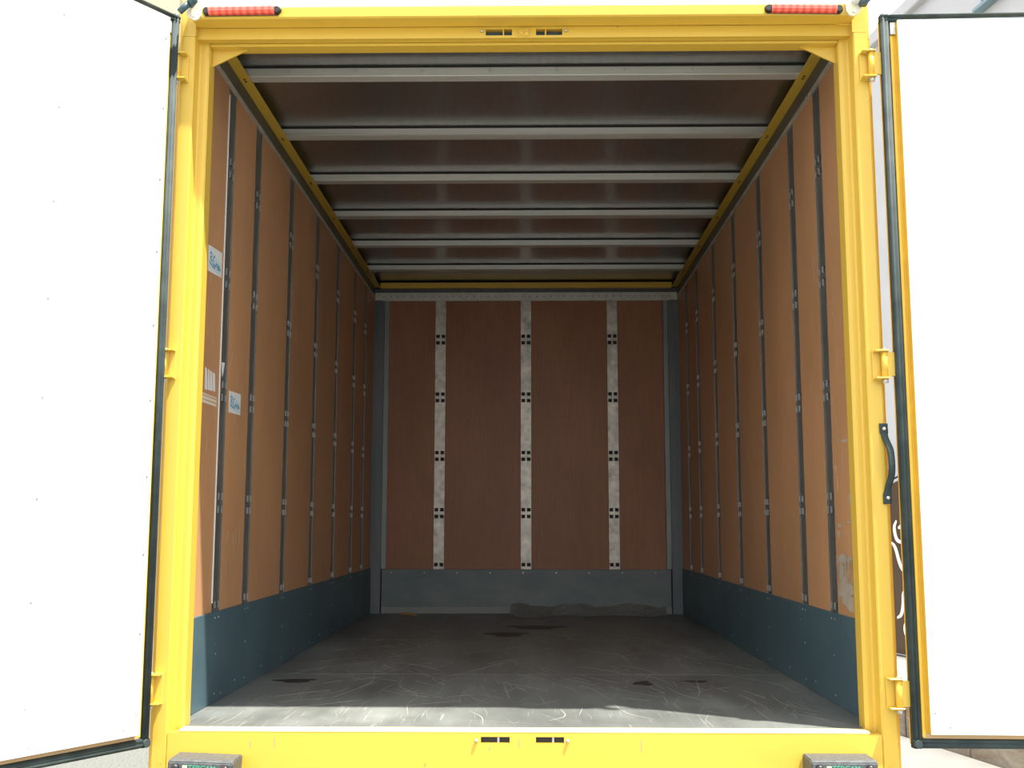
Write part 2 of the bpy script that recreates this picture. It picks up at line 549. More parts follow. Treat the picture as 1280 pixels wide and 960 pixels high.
def side_wall(sg, name, label):
    """sg = -1 for the left wall, +1 for the right one"""
    w = bobj(name, 'cavity', None, sg * (W + .016), sg * (W + .05), .06, L + .03, -0.1, 2.30)
    tag(w, label, 'wall', kind='structure')
    bobj('outer_skin', 'skin', w, sg * (W + .051), sg * (W + .057), .06, L + .08, -0.35, 2.34)
    edges = [.055] + [e for t in TRACKS for e in (t - TW - .001, t + TW + .001)] + [L - .002]
    for a, b in zip(edges[0::2], edges[1::2]):
        bm = bmesh.new()
        box(bm, sg * W, sg * (W + .012), a, b, KZ - .02, WT + .005, bevel=.0015)
        o = obj('plywood_panel', bm, 'wood', w)
    for t in TRACKS:
        bm = bmesh.new()
        hs = track_slots(TW, 1.12)
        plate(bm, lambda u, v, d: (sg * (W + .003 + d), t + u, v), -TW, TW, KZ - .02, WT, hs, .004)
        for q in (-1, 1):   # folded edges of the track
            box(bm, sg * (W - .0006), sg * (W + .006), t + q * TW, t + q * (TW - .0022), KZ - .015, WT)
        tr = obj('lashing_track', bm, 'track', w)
        bm = bmesh.new()     # paler lips added to paint the light caught on each slot's far edge
        for (ua, ub, za, zb) in hs:
            if za > KZ:
                box(bm, sg * (W - .0035), sg * (W + .0028), t + ub - .001, t + ub + .0012, za, zb)
        obj('lit_slot_lips', bm, 'lit_lip', tr, kind='stuff')
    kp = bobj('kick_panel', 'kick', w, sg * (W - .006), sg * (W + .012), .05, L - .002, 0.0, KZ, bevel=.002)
    bm = bmesh.new()
    for t in TRACKS:
        for (dy, dz) in ((-.02, -.02), (.02, -.02), (0, -.14), (.25, -.26), (.0, -.27)):
            cyl(bm, (sg * (W - .0055), t + dy, KZ + dz), (sg * (W - .0075), t + dy, KZ + dz), .0032, 8)
    obj('rivets', bm, 'steel', kp, kind='stuff')
    bobj('cover_strip', 'galv', w, sg * (W - .004), sg * (W + .012), .055, L, WT, WT + .018, bevel=.001)
    bm = bmesh.new()
    y = .2
    while y < L - .1:
        for dy in (0, .035):
            cyl(bm, (sg * (W - .0035), y + dy, WT + .009), (sg * (W - .007), y + dy, WT + .009), .0042, 8)
        y += .3
    obj('screws', bm, 'steel', w, kind='stuff')
    bobj('side_rail', 'rail', w, sg * (W - .001), sg * (W + .012), .055, L, WT + .019, 2.212)
    lip = bobj('edge_lip', 'yellow', w, sg * (W - .040), sg * (W + .012), .04, L - .01, 2.2125, 2.2165)
    bm = bmesh.new()
    for b in BOWS:
        for dy in (.01, .03):
            cyl(bm, (sg * (W - .02), b + dy, 2.2123), (sg * (W - .02), b + dy, 2.209), .004, 8)
    obj('screws', bm, 'black', lip, kind='stuff')
    return w


BOWS = (0.49, 1.10, 1.70, 2.305, 2.915, 3.525)
wl = side_wall(-1, 'wall_left', 'left plywood wall of the cargo box with stickers and lashing tracks')
wr = side_wall(1, 'wall_right', 'right plywood wall of the cargo box with lashing tracks and glue residue')

# pale sealant bead along the near edge of the first left track
bobj('sealant_and_shade_strip', 'paper', wl, -W - .001, -W + .0035, TRACKS[0] - TW - .006, TRACKS[0] - TW - .0025, .33, WT - .03)

# pale scratches on the plywood
for sg, w in ((-1, wl), (1, wr)):
    bm = bmesh.new()
    for k in range(60):
        y = .08 + abs(rng.gauss(0, .9))
        if y > 3: continue
        z = rng.uniform(.34, 1.6)
        if any(abs(y - t) < TW + .03 for t in TRACKS): continue
        a = rng.gauss(math.pi / 2, .6)
        ln = rng.uniform(.02, .09)
        p0, p1 = (y, z), (y + math.cos(a) * ln * .5, z + math.sin(a) * ln)
        if any(abs(p1[0] - t) < TW + .01 for t in TRACKS): continue
        ww = rng.uniform(.0012, .0026)
        ribbon(bm, [(sg * (W - .0001), *p0), (sg * (W - .0001), (p0[0] + p1[0]) / 2 + .004, (p0[1] + p1[1]) / 2), (sg * (W - .0001), *p1)], [ww * .4, ww, ww * .3], (-sg, 0, 0), .0004)
    obj('scratches', bm, 'residue', w, kind='stuff')

# back wall
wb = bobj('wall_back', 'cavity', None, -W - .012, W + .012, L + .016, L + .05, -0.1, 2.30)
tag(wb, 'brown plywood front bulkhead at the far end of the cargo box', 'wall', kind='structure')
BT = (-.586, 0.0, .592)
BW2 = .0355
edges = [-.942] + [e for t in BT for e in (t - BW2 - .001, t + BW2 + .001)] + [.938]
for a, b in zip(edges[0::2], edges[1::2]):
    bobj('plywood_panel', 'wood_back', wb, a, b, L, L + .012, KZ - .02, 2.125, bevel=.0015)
for t in BT:
    bm = bmesh.new()
    plate(bm, lambda u, v, d: (t + u, L + .002 + d, v), -BW2, BW2, KZ - .03, 2.12, track_slots(BW2, 1.0), .004)
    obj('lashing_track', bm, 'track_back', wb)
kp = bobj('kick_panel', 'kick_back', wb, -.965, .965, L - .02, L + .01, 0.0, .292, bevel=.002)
bobj('dusty_foot_strip', 'dust', kp, -.965, .965, L - .024, L - .021, 0.002, .045, bevel=.001)
bm = bmesh.new()
for k in range(9):
    cyl(bm, (-.9 + k * .22, L - .0195, .27), (-.9 + k * .22, L - .0225, .27), .004, 8)
obj('rivets', bm, 'steel', kp, kind='stuff')
for sg in (-1, 1):
    bm = bmesh.new()   # chamfered corner post
    prism(bm, [(sg * W, L - .022), (sg * (W - .03), L - .022), (sg * .974, L - .008), (sg * .974, L + .010), (sg * W, L + .010)], 'z', 0.0, 2.12)
    obj('corner_post', bm, 'corner', wb)
    bobj('edge_strip', 'pale_strip', wb, sg * .973, sg * .940, L - .004, L + .010, .293, 2.12, bevel=.001)
bm = bmesh.new()
holes = [(-.98 + k * .048 - .004, -.98 + k * .048 + .004, 2.146, 2.154) for k in range(42)]
plate(bm, lambda u, v, d: (u, L - .012 + d, v), -W + .002, W - .002, 2.118, 2.176, holes, .006)
obj('perforated_strip', bm, 'galv', wb)
bobj('strip_backing', 'rail', wb, -W, W, L - .004, L + .014, 2.121, 2.205)
bobj('edge_lip', 'yellow', wb, -W + .04, W - .04, L - .030, L + .012, 2.2045, 2.2435, bevel=.002)

# ceiling
ce = bobj('ceiling', 'ceiling', None, -W - .012, W + .012, .05, L + .03, CZ, CZ + .006)
tag(ce, 'shiny aluminium ceiling sheet crossed by six roof bows', 'ceiling', kind='structure')
bobj('roof_skin', 'white', ce, -W - .057, W + .057, .04, L + .1, 2.325, 2.335)
for k, b in enumerate(BOWS):
    bm = bmesh.new()
    h = .037
    x0, x1 = -W + .004, W - .004
    z0 = 2.2172
    # hat profile: bright front web, flat bottom with a groove, back web
    prism(bm, [(b, CZ - .0005), (b, z0 + .002), (b + .002, z0), (b + .052, z0), (b + .054, z0 + .002), (b + .054, CZ - .0005)], 'x', x0, x1)
    o = obj('roof_bow', bm, 'bow', ce)
    bobj('sealant_and_shade_strip', 'cavity', o, x0, x1, b - .004, b - .0002, CZ - .0065, CZ - .0005)  # dark strip added to paint the shadow line above the bow
    if k % 2 == 0:
        bm = bmesh.new()
        for j in range(8):
            x = -.86 + j * .246
            cyl(bm, (x, b + .0005, z0 + .020), (x, b - .0035, z0 + .020), .005, 10)
        obj('screws', bm, 'steel', o, kind='stuff')
    else:
        bobj('front_flange', 'bow', o, x0, x1, b - .010, b - .0002, z0, z0 + .0035)

# ------------------------------------------------------------------ yellow rear frame
def post(sg, name, label):
    bm = bmesh.new()
    prof = [(1.000, .058), (1.000, .004), (1.004, .0), (1.010, -.003), (1.024, -.003), (1.030, -.006), (1.032, -.046), (1.036, -.050),
            (1.074, -.050), (1.079, -.046), (1.079, .0), (1.100, .0), (1.100, .058)]
    prism(bm, [(sg * p[0], p[1]) for p in prof], 'z', -.40, 2.118)
    o = obj(name, bm, 'yellow')
    tag(o, label, 'post', kind='structure')
    return o


pl = post(-1, 'trim_1', 'sunlit yellow steel door post on the left of the opening')
pr = post(1, 'trim_2', 'yellow steel door post on the right of the opening with grab handle')
for sg, p in ((-1, pl), (1, pr)):
    bm = bmesh.new()   # inner lining behind the post, seals it to the wall
    box(bm, sg * 1.006, sg * 1.055, .0585, .0605, -.1, 2.118)
    obj('post_return', bm, 'yellow', p)

hd = empty('trim_3')
tag(hd, 'yellow header beam with overhanging lit top edge above the opening', 'beam', kind='structure')
bobj('lintel', 'yellow', hd, -1.10, 1.10, 0.0, .058, 2.1185, 2.245, bevel=.002)
bobj('lintel_lip', 'yellow', hd, -.9995, .9995, .001, .057, 2.108, 2.118, bevel=.002)
bm = bmesh.new()
SL = ((-.116, -.087), (-.083, -.033), (.043, .070), (.074, .126))
holes = [(a, b, 2.125, 2.146) for a, b in ((-.116, -.062), (-.058, -.033), (.043, .071), (.075, .126))]
plate(bm, lambda u, v, d: (u, -.030 + d, v), -1.031, 1.031, 2.117, 2.1535, holes, .0295)
lp = obj('lock_rail', bm, 'yellow', hd)
for a, b in ((-.116, -.033), (.043, .126)):
    bobj('lock_keeper', 'kick', lp, a - .002, b + .002, -.006, -.001, 2.1235, 2.147)
    bobj('lit_keeper_strip', 'galv', lp, a + .002, b - .002, -.010, -.0061, 2.1252, 2.1335)  # paler strip paints the lit lower half of the backplate
for x in (-.128, .137):
    bm = bmesh.new()
    cyl(bm, (x, -.0302, 2.139), (x, -.035, 2.139), .005, 10, dome=True)
    obj('screw', bm, 'steel', lp)
bm = bmesh.new()
box(bm, -.014, .022, -.034, -.0302, 2.1205, 2.147, bevel=.001)
box(bm, -.010, .003, -.037, -.034, 2.124, 2.134, bevel=.001)
box(bm, .006, .019, -.037, -.034, 2.124, 2.134, bevel=.001)
obj('catch_plate', bm, 'yellow', lp)
bm = bmesh.new()   # overhanging cap whose upper slope catches the sun
prism(bm, [(-.0305, 2.1545), (-.094, 2.1535), (-.100, 2.1575), (-.100, 2.186), (-.094, 2.194), (-.0315, 2.1965), (-.0305, 2.1965)], 'x', -1.03, 1.03)
obj('roof_cap', bm, 'yellow', hd)
bm = bmesh.new()
prism(bm, [(-.093, 2.1945), (-.086, 2.215), (-.055, 2.290), (-.015, 2.335), (.06, 2.345), (.06, 2.247), (-.031, 2.247), (-.031, 2.197)], 'x', -1.03, 1.03)
obj('bloomed_roof_edge', bm, 'white', hd)  # white colour paints the bloom on the sunlit upper slope
for sg in (-1, 1):
    bm = bmesh.new()
    prism(bm, [(sg * 1.031, -.0305), (sg * 1.079, -.0305), (sg * 1.079, -.046), (sg * 1.074, -.050), (sg * 1.031, -.050)], 'z', 2.119, 2.24)
    obj('cap_end', bm, 'yellow', hd)
    bm = bmesh.new()
    prism(bm, [(sg * .9995, 2.112), (sg * .893, 2.112), (sg * .884, 2.1065), (sg * .898, 2.1035), (sg * .9995, 2.052)], 'y', .030, .036)
    obj('gusset', bm, 'yellow', hd)

sl = empty('trim_4')
tag(sl, 'yellow steel rear sill below the cargo floor with two lock slots', 'sill', kind='structure')
bm = bmesh.new()
holes = [(-.121, -.038, -.033, -.016), (.038, .119, -.033, -.016)]
plate(bm, lambda u, v, d: (u, -.050 + d, v), -1.031, 1.031, -.36, -.006, holes, .03)
sp_ = obj('sill_face', bm, 'yellow', sl)
bobj('sill_top', 'sill_worn_lit', sl, -.9995, .9995, -.049, .002, -.0055, .0015, bevel=.002)
bobj('sill_core', 'cavity', sl, -.999, .999, -.0195, .0025, -.36, -.0056)
for a, b in ((-.121, -.038), (.038, .119)):
    bobj('lock_keeper', 'black', sp_, a + .001, b - .001, -.034, -.020, -.0325, -.0165)
    bobj('keeper_pin', 'galv', sp_, (a + b) / 2 + .006, (a + b) / 2 + .012, -.047, -.034, -.032, -.017)
for x in (-.134, .130):
    bm = bmesh.new()
    cyl(bm, (x, -.0502, -.026), (x, -.055, -.026), .005, 10, dome=True)
    obj('screw', bm, 'galv', sp_)
for (x, z0, z1) in ((-.012, -.046, -.02), (.34, -.058, -.022), (-.096, -.055, -.042), (-.72, -.045, -.02), (-.79, -.05, -.03)):
    bobj('rust_streak', 'residue_tan', sp_, x, x + .003, -.0504, -.05015, z0, z1)


# ------------------------------------------------------------------ doors
DW = 1.07


def seal_strip(bm, fn, length):
    """double-bulb rubber profile swept along a length. fn(s, across, out)"""
    prof = [(0, -.012), (0, .006), (.003, .012), (.007, .015), (.012, .013), (.0145, .009), (.018, .013), (.022, .012), (.0262, .006), (.0262, -.012)]
    A = [bm.verts.new(fn(0, a, o)) for a, o in prof]
    B = [bm.verts.new(fn(length, a, o)) for a, o in prof]
    k = len(prof)
    for i in range(k):
        f = bm.faces.new((A[i], A[(i + 1) % k], B[(i + 1) % k], B[i]))
        f.smooth = 1 <= i <= k - 3
    bm.faces.new(A[::-1])
    bm.faces.new(B)
    bmesh.ops.recalc_face_normals(bm, faces=bm.faces[:])


def door(name, loc, rz, sg, label, DZ0, DZ1):
    """sg = +1: leaf extends along local +x; the lined inner face looks to local -y"""
    e = empty(name, loc, rz)
    tag(e, label, 'door', kind='structure')
    X = lambda u: sg * u
    bobj('door_leaf', 'yellow_door', e, X(.004), X(DW), .0, .036, DZ0 + .004, DZ1 - .004, bevel=.002)
    bm = bmesh.new(); seal_strip(bm, lambda s, a, o: (X(a), -o, DZ0 + s), DZ1 - DZ0); obj('door_seal', bm, 'rubber', e)
    bm = bmesh.new(); seal_strip(bm, lambda s, a, o: (X(DW - a), -o, DZ0 + s), DZ1 - DZ0); obj('door_seal', bm, 'rubber', e)
    bm = bmesh.new(); seal_strip(bm, lambda s, a, o: (X(.0 + s), -o - .0006, DZ1 - a), DW); obj('door_seal', bm, 'rubber', e)
    bm = bmesh.new(); seal_strip(bm, lambda s, a, o: (X(.0 + s), -o - .0006, DZ0 + a), DW); obj('door_seal', bm, 'rubber', e)
    bm = bmesh.new()
    cyl(bm, (X(.013), -.002, DZ0 + .013), (X(.013), -.019, DZ0 + .013), .011, 14)
    obj('seal_corner', bm, 'rubber', e)
    core = bobj('door_core', 'yellow_door', e, X(.046), X(DW - .03), -.023, -.0002, DZ0 + .041, DZ1 - .027)
    bobj('edge_bead', 'yellow_door', e, X(.0275), X(.037), -.006, -.0002, DZ0 + .03, DZ1 - .07, bevel=.001)
    pn = bobj('white_lining', 'white', e, X(.046), X(DW - .03), -.026, -.0232, DZ0 + .041, DZ1 - .027, bevel=.001)
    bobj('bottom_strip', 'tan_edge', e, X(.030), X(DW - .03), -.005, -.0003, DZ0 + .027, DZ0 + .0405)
    bobj('corner_clip', 'galv', e, X(.028), X(.045), -.010, -.0003, DZ1 - .066, DZ1 - .027, bevel=.001)
    bm = bmesh.new()
    for (u, n0, off) in ((.060, 10, .10), (.40, 8, .16), (.74, 8, .16), (1.02, 10, .10)):
        for k in range(n0):
            z = DZ0 + off + (DZ1 - DZ0 - 2 * off) * k / (n0 - 1)
            cyl(bm, (X(u), -.0262, z), (X(u), -.0277, z), .0036, 8)
    for u in (.10, .38, .64, .9):
        cyl(bm, (X(u), -.0262, DZ0 + .062), (X(u), -.0277, DZ0 + .062), .0036, 8)
    obj('rivets', bm, 'steel', pn, kind='stuff')
    return e


d1 = door('door_1', (-1.082, -.072, 0), -math.radians(34) + math.radians(90), -1, 'white-lined door swung open on the left with black rubber seal', -.042, 2.172)
# local -x must point to (-sin34, -cos34): rotate so
a = math.radians(90 - 34)
d1.rotation_euler = (0, 0, a)
d2 = door('door_2', (1.107, -.080, 0), -math.radians(1.5), 1, 'white-lined door folded fully open on the right with black rubber seal', -.036, 2.158)

# hinges (children of the doors' posts: bracket and pin sit on the post, strap reaches the leaf)
for sg, p in ((-1, pl), (1, pr)):
    for z in (2.005, 1.066, .112):
        if sg < 0:
            z += .006
        b = bmesh.new()   # U-shaped bracket
        box(b, sg * 1.048, sg * 1.074, -.056, -.0502, z - .046, z + .046, bevel=.002)
        box(b, sg * 1.050, sg * 1.092, -.084, -.0561, z + .0385, z + .0435, bevel=.0015)
        box(b, sg * 1.050, sg * 1.092, -.084, -.0561, z - .0435, z - .0385, bevel=.0015)
        hb = obj('hinge_bracket', b, 'yellow', p)
        b = bmesh.new()
        cyl(b, (sg * 1.080, -.070, z - .037), (sg * 1.080, -.070, z + .037), .0105, 16)
        if sg > 0:
            box(b, 1.080, 1.1105, -.078, -.070, z - .036, z + .036, bevel=.001)
        obj('hinge_strap', b, 'yellow', hb)
        b = bmesh.new()
        cyl(b, (sg * 1.080, -.070, z + .0437), (sg * 1.080, -.070, z + .048), .0075, 6)
        cyl(b, (sg * 1.080, -.070, z - .0437), (sg * 1.080, -.070, z - .056), .0085, 6)
        obj('hinge_pin', b, 'galv', hb)

# ------------------------------------------------------------------ grab handle on the right post
h = empty('grab_handle', (1.076, -.051, .653))
tag(h, 'black rubber strap grab handle bolted to the right yellow post', 'handle')
bm = bmesh.new()
path = smooth_curve([(0, -.003, .0), (0, -.003, .030), (.003, -.008, .052), (.009, -.021, .085), (.010, -.024, .12), (.008, -.021, .16), (.001, -.010, .188), (-.002, -.003, .21), (-.003, -.003, .238)], 5)
rows = []
for i, q in enumerate(path):
    t = (path[min(i + 1, len(path) - 1)] - path[max(i - 1, 0)]).normalized()
    s = Vector((1, 0, 0))
    nn = t.cross(s).normalized()
    w_ = .012 if i < 6 or i > len(path) - 7 else .0095
    rows.append([bm.verts.new(q + s * w_ * c1 + nn * .004 * c2) for c1, c2 in ((-1, -.6), (-.7, -1), (.7, -1), (1, -.6), (1, .6), (.7, 1), (-.7, 1), (-1, .6))])
for r0, r1 in zip(rows, rows[1:]):
    for k in range(8):
        f = bm.faces.new((r0[k], r0[(k + 1) % 8], r1[(k + 1) % 8], r1[k])); f.smooth = True
bm.faces.new(rows[0][::-1]); bm.faces.new(rows[-1])
bmesh.ops.recalc_face_normals(bm, faces=bm.faces[:])
obj('strap', bm, 'rubber', h)
for (x, z) in ((.0, .018), (-.003, .222)):
    bm = bmesh.new()
    cyl(bm, (x, -.0065, z), (x, -.010, z), .006, 12, dome=True)
    obj('bolt', bm, 'steel', h)

# ------------------------------------------------------------------ marker lights on the roof cap
for x0, x1, zc, tilt, lab in ((-.987, -.754, 2.174, .010, 'red bar marker light on the left end of the yellow header'),
                              (.753, .981, 2.168, .016, 'red bar marker light on the right end of the yellow header')):
    e = empty('marker_light', ((x0 + x1) / 2, -.1005, zc))
    tag(e, lab, 'marker light', 'red marker lights on the header')
    e.rotation_euler = (0, tilt, 0) if x0 > 0 else (0, -tilt, 0)
    hl = (x1 - x0) / 2
    bobj('base', 'black', e, -hl, hl, -.006, 0, -.0148, .0148, bevel=.003)
    bm = bmesh.new()
    prism(bm, [(-.0061, -.0138), (-.016, -.0125), (-.022, -.005), (-.022, .005), (-.016, .0125), (-.0061, .0138)], 'x', -hl + .014, hl - .014)
    obj('red_lens', bm, 'red', e)
    for s in (-1, 1):
        bm = bmesh.new()
        cyl(bm, (s * (hl - .007), -.0061, 0), (s * (hl - .007), -.018, 0), .014, 16, .0095)
        obj('end_cap', bm, 'black', e)

# ------------------------------------------------------------------ corner fittings
for sg in (-1, 1):
    e = empty('corner_lamp', (sg * 1.022, -.101, 2.150))
    tag(e, ('dark teal stubby outline lamp on a cream bracket at the left top corner' if sg < 0 else
            'navy and white outline lamp on a cream bracket at the right top corner'), 'lamp', 'outline lamps at the top corners')
    bm = bmesh.new()
    pts = [(sg * -.026, .052), (sg * .020, .052), (sg * .022, .012), (sg * .012, .002), (sg * -.004, -.006), (sg * -.016, -.002), (sg * -.024, .010)]
    prism(bm, pts, 'y', -.008, 0.0)
    br = obj('bracket', bm, 'cream', e)
    bm = bmesh.new()
    cyl(bm, (sg * .0, -.0082, .008), (sg * .0, -.012, .008), .005, 10)
    obj('screw', bm, 'steel', br)
    bm = bmesh.new()
    if sg < 0:
        cyl(bm, (-.036, -.030, .010), (-.010, -.030, .036), .0095, 14, .011)
        obj('rubber_arm', bm, 'teal', e)
        bm = bmesh.new()
        cyl(bm, (-.0095, -.020, .0365), (.008, -.034, .050), .013, 16, .015, dome=True)
        obj('lamp_body', bm, 'teal', e)
    else:
        cyl(bm, (.022, -.030, .034), (.052, -.030, .062), .015, 14, .017)
        obj('rubber_arm', bm, 'navy', e)
        bm = bmesh.new()
        cyl(bm, (.004, -.012, .042), (.008, -.030, .046), .015, 16, .013, dome=True)
        obj('lens', bm, 'lamp_white', e)
        bobj('clip', 'teal', e, .014, .036, -.040, -.006, .022, .033, bevel=.002)


# ------------------------------------------------------------------ rubber buffers with lettering
def text_mesh(body, width):
    cu = bpy.data.curves.new('lettering', 'FONT')
    cu.body = body
    cu.size = 1.0
    cu.extrude = 0.02
    o = bpy.data.objects.new('lettering', cu)
    col.objects.link(o)
    bpy.context.view_layer.update()
    dg = bpy.context.evaluated_depsgraph_get()
    me = bpy.data.meshes.new_from_object(o.evaluated_get(dg))
    bpy.data.objects.remove(o)
    xs = [v.co.x for v in me.vertices]
    s = width / (max(xs) - min(xs))
    x0 = min(xs)
    for v in me.vertices:
        v.co = Vector(((v.co.x - x0) * s, -v.co.z * .02 , v.co.y * s))
    return me


TXT = text_mesh('TERCAM', .076)
TXT.materials.clear()
TXT.materials.append(MAT['green_print'])
for xc, zt, ry, lab in ((.894, -.058, 0.0, 'black rubber buffer with green lettering at the right end of the sill'),
                    (-.902, -.064, .035, 'tilted black rubber buffer with green lettering at the left end of the sill')):
    e = empty('rubber_buffer', (xc, -.0505, zt))
    e.rotation_euler = (0, ry, 0)
    tag(e, lab, 'buffer', 'rubber buffers on the sill')
    bm = bmesh.new()
    hw = .092
    prism(bm, [(0, 0), (-.088, 0), (-.100, -.006), (-.100, -.125), (0, -.125)], 'x', -hw, hw)
    es = [q for q in bm.edges]
    bmesh.ops.bevel(bm, geom=es, offset=.003, segments=2, affect='EDGES')
    obj('rubber_block', bm, 'buffer', e)
    for sx in (-1, 1):
        bm = bmesh.new()
        cyl(bm, (sx * .070, -.1002, -.022), (sx * .070, -.104, -.022), .012, 16, dome=True)
        obj('bolt', bm, 'black', e)
    t = bpy.data.objects.new('lettering', TXT)
    col.objects.link(t)
    t.parent = e
    t.location = (-.034, -.1004, -.0275)
    bobj('emblem', 'pale_green_print', e, -.050, -.037, -.1012, -.1002, -.0265, -.0145)


# ------------------------------------------------------------------ stickers and torn paper on the plywood
def wall_patch(name, sg, pts, mat, label, cat, group=None, th=.0006):
    bm = bmesh.new()
    if sg < 0:
        prism(bm, pts, 'x', -W + .0002, -W + .0002 + th)
    else:
        prism(bm, pts, 'x', W - .0002 - th, W - .0002)
    o = obj(name, bm, mat)
    tag(o, label, cat, group)
    return o


def sticker(y0, y1, z0, z1, label, skew):
    e = empty('sticker', (-W, y0, z0))
    tag(e, label, 'sticker', 'pale blue stickers on the left wall')
    bm = bmesh.new()
    prism(bm, [(0, 0), (y1 - y0, -skew), (y1 - y0, z1 - z0 - skew), (0, z1 - z0)], 'x', .0002, .0010)
    obj('paper', bm, 'paper', e)
    w_, h_ = y1 - y0, z1 - z0
    bm = bmesh.new()
    prism(bm, [(w_ * .06, h_ * .22), (w_ * .93, h_ * .12), (w_ * .93, h_ * .62), (w_ * .06, h_ * .88)], 'x', .0011, .0014)
    obj('printed_panel', bm, 'paper_blue', e)
    bm = bmesh.new()
    for strokes in ([(.10, .70), (.18, .78), (.24, .66), (.14, .56), (.26, .46)], [(.08, .40), (.3, .30), (.5, .28)],
                    [(.46, .74), (.36, .64), (.36, .42), (.5, .36)], [(.52, .36), (.58, .52), (.62, .36)],
                    [(.66, .36), (.7, .5), (.74, .36), (.70, .30), (.66, .36)], [(.78, .34), (.80, .48), (.84, .32), (.90, .40)]):
        c = smooth_curve([(.0016, s[0] * w_, s[1] * h_) for s in strokes], 4)
        ribbon(bm, c, h_ * .055, (1, 0, 0), .0004)
    obj('blue_print', bm, 'ink', e)


sticker(.205, .362, 1.425, 1.513, 'pale blue printed sticker high beside the left yellow post', -.01)
sticker(.510, .662, .985, 1.062, 'pale blue printed sticker between the first two left lashing tracks', -.004)
e = empty('torn_label', (-W, .222, 1.03))
tag(e, 'small torn white paper label on the left plywood below the upper sticker', 'label')
for a_, b_ in ((0, .028), (.034, .055), (.058, .082), (.086, .118)):
    bm = bmesh.new()
    prism(bm, [(a_, .002 + .06 * a_), (b_, .0 + .05 * b_), (b_ - .012, .072 - .05 * b_), (a_ - .004, .074 - .06 * a_)], 'x', .0002, .0008)
    obj('paper_strip', bm, 'paper', e)
e = empty('paper_tape', (-W, .140, .985))
tag(e, 'torn cream paper tape strips stuck low on the left front plywood', 'tape')
for z_, h_ in ((.0, .011), (.0135, .011), (.027, .006)):
    bm = bmesh.new()
    prism(bm, [(0, z_), (.22, z_ + .002), (.215, z_ + h_), (.004, z_ + h_ + .001)], 'x', .0002, .0008)
    obj('tape_strip', bm, 'tape', e)
# flake of white paint on the first left track
bm = bmesh.new()
prism(bm, [(.417, 1.150), (.452, 1.152), (.440, 1.118), (.428, 1.098), (.420, 1.12)], 'x', -W - .0028, -W - .0022)
o = obj('white_label_scrap', bm, 'paper')
tag(o, 'small white triangular paper scrap on the nearest left lashing track', 'scrap')


def blob(yc, zc, ry, rz_, seed, k=18, rough=.35):
    r = random.Random(seed)
    out = []
    for i in range(k):
        t = 2 * math.pi * i / k
        f = 1 + r.uniform(-rough, rough)
        out.append((yc + ry * f * math.cos(t), zc + rz_ * f * math.sin(t)))
    return out


e = empty('glue_residue', (W, .035, .0))
tag(e, 'large pale scraped label residue low on the right plywood', 'residue')
for i, (yc, zc, ry, rz_) in enumerate(((.265, .482, .085, .012), (.30, .44, .022, .035), (.25, .425, .020, .045), (.275, .385, .060, .035), (.205, .39, .035, .022), (.235, .355, .06, .025), (.20, .335, .030, .018))):
    bm = bmesh.new()
    prism(bm, blob(yc, zc, ry, rz_, 40 + i), 'x', -.0008 - i * .00005, -.0002)
    obj('residue_patch', bm, 'residue', e)
bm = bmesh.new()
for k in range(70):
    y0_ = rng.uniform(.165, .345)
    z0_ = rng.uniform(.325, .47) 
    ln = rng.uniform(.01, .05)
    ww = rng.uniform(.002, .006)
    ribbon(bm, [(-.0013, y0_, z0_), (-.0013, y0_ + rng.uniform(-.008, .008), z0_ + ln / 2), (-.0013, y0_ + rng.uniform(-.01, .01), z0_ + ln)], [ww * .4, ww, ww * .4], (-1, 0, 0), .0002)
obj('residue_streaks', bm, 'residue', e, kind='stuff')
e = empty('torn_label_outline', (W, .04, 0))
tag(e, 'ragged outline of a torn-off label on the right plywood beside the post', 'label')
for i, (yc, zc, ry, rz_) in enumerate(((.125, .835, .018, .024), (.118, .79, .007, .045), (.20, .862, .05, .004), (.315, .775, .013, .022), (.30, .735, .006, .03), (.155, .675, .024, .022), (.13, .64, .007, .03), (.17, .60, .05, .004), (.30, .588, .022, .006), (.31, .56, .012, .012))):
    bm = bmesh.new()
    prism(bm, blob(yc, zc, ry, rz_, 80 + i, 12), 'x', -.0007 - i * .00003, -.0002)
    obj('paper_remnant', bm, 'residue_tan' if i in (3, 4) else 'residue', e)
e = empty('peeled_label_trace', (-W, 0, 0))
tag(e, 'faint peeled label trace on the left plywood below the upper sticker', 'label')
for i, (yc, zc, ry, rz_) in enumerate(((.16, 1.345, .03, .003), (.145, 1.30, .018, .012), (.22, 1.31, .004, .02), (.17, 1.235, .03, .004), (.225, 1.22, .012, .006), (.24, 1.40, .004, .018))):
    bm = bmesh.new()
    prism(bm, blob(yc, zc, ry, rz_, 120 + i, 10), 'x', .0002, .0007)
    obj('paper_remnant', bm, 'residue_tan', e)

# ------------------------------------------------------------------ litter along the bulkhead
bm = bmesh.new()
NX, NY = 46, 7
grid = []
for i in range(NX + 1):
    row = []
    for j in range(NY + 1):
        fx, fy = i / NX, j / NY
        x = -.10 + 1.02 * fx
        reach = .12 + .14 * math.exp(-((fx - .12) / .10) ** 2) + .06 * math.sin(9 * fx) ** 2
        y = L - .03 - reach * fy
        z = (1 - fy) ** 1.4 * (.05 + .012 * math.sin(17 * fx + 1)) + .010 * abs(math.sin(23 * fx + 5 * fy)) * (1 - fy * .6) + rng.uniform(0, .006) * (j < NY) + .001
        row.append(bm.verts.new((x, y, z)))
    grid.append(row)
for i in range(NX):
    for j in range(NY):
        bm.faces.new((grid[i][j], grid[i + 1][j], grid[i + 1][j + 1], grid[i][j + 1]))
bmesh.ops.recalc_face_normals(bm, faces=bm.faces[:])
o = obj('crumpled_sheet', bm, 'plastic')
md = o.modifiers.new('thickness', 'SOLIDIFY'); md.thickness = .0015; md.offset = 1
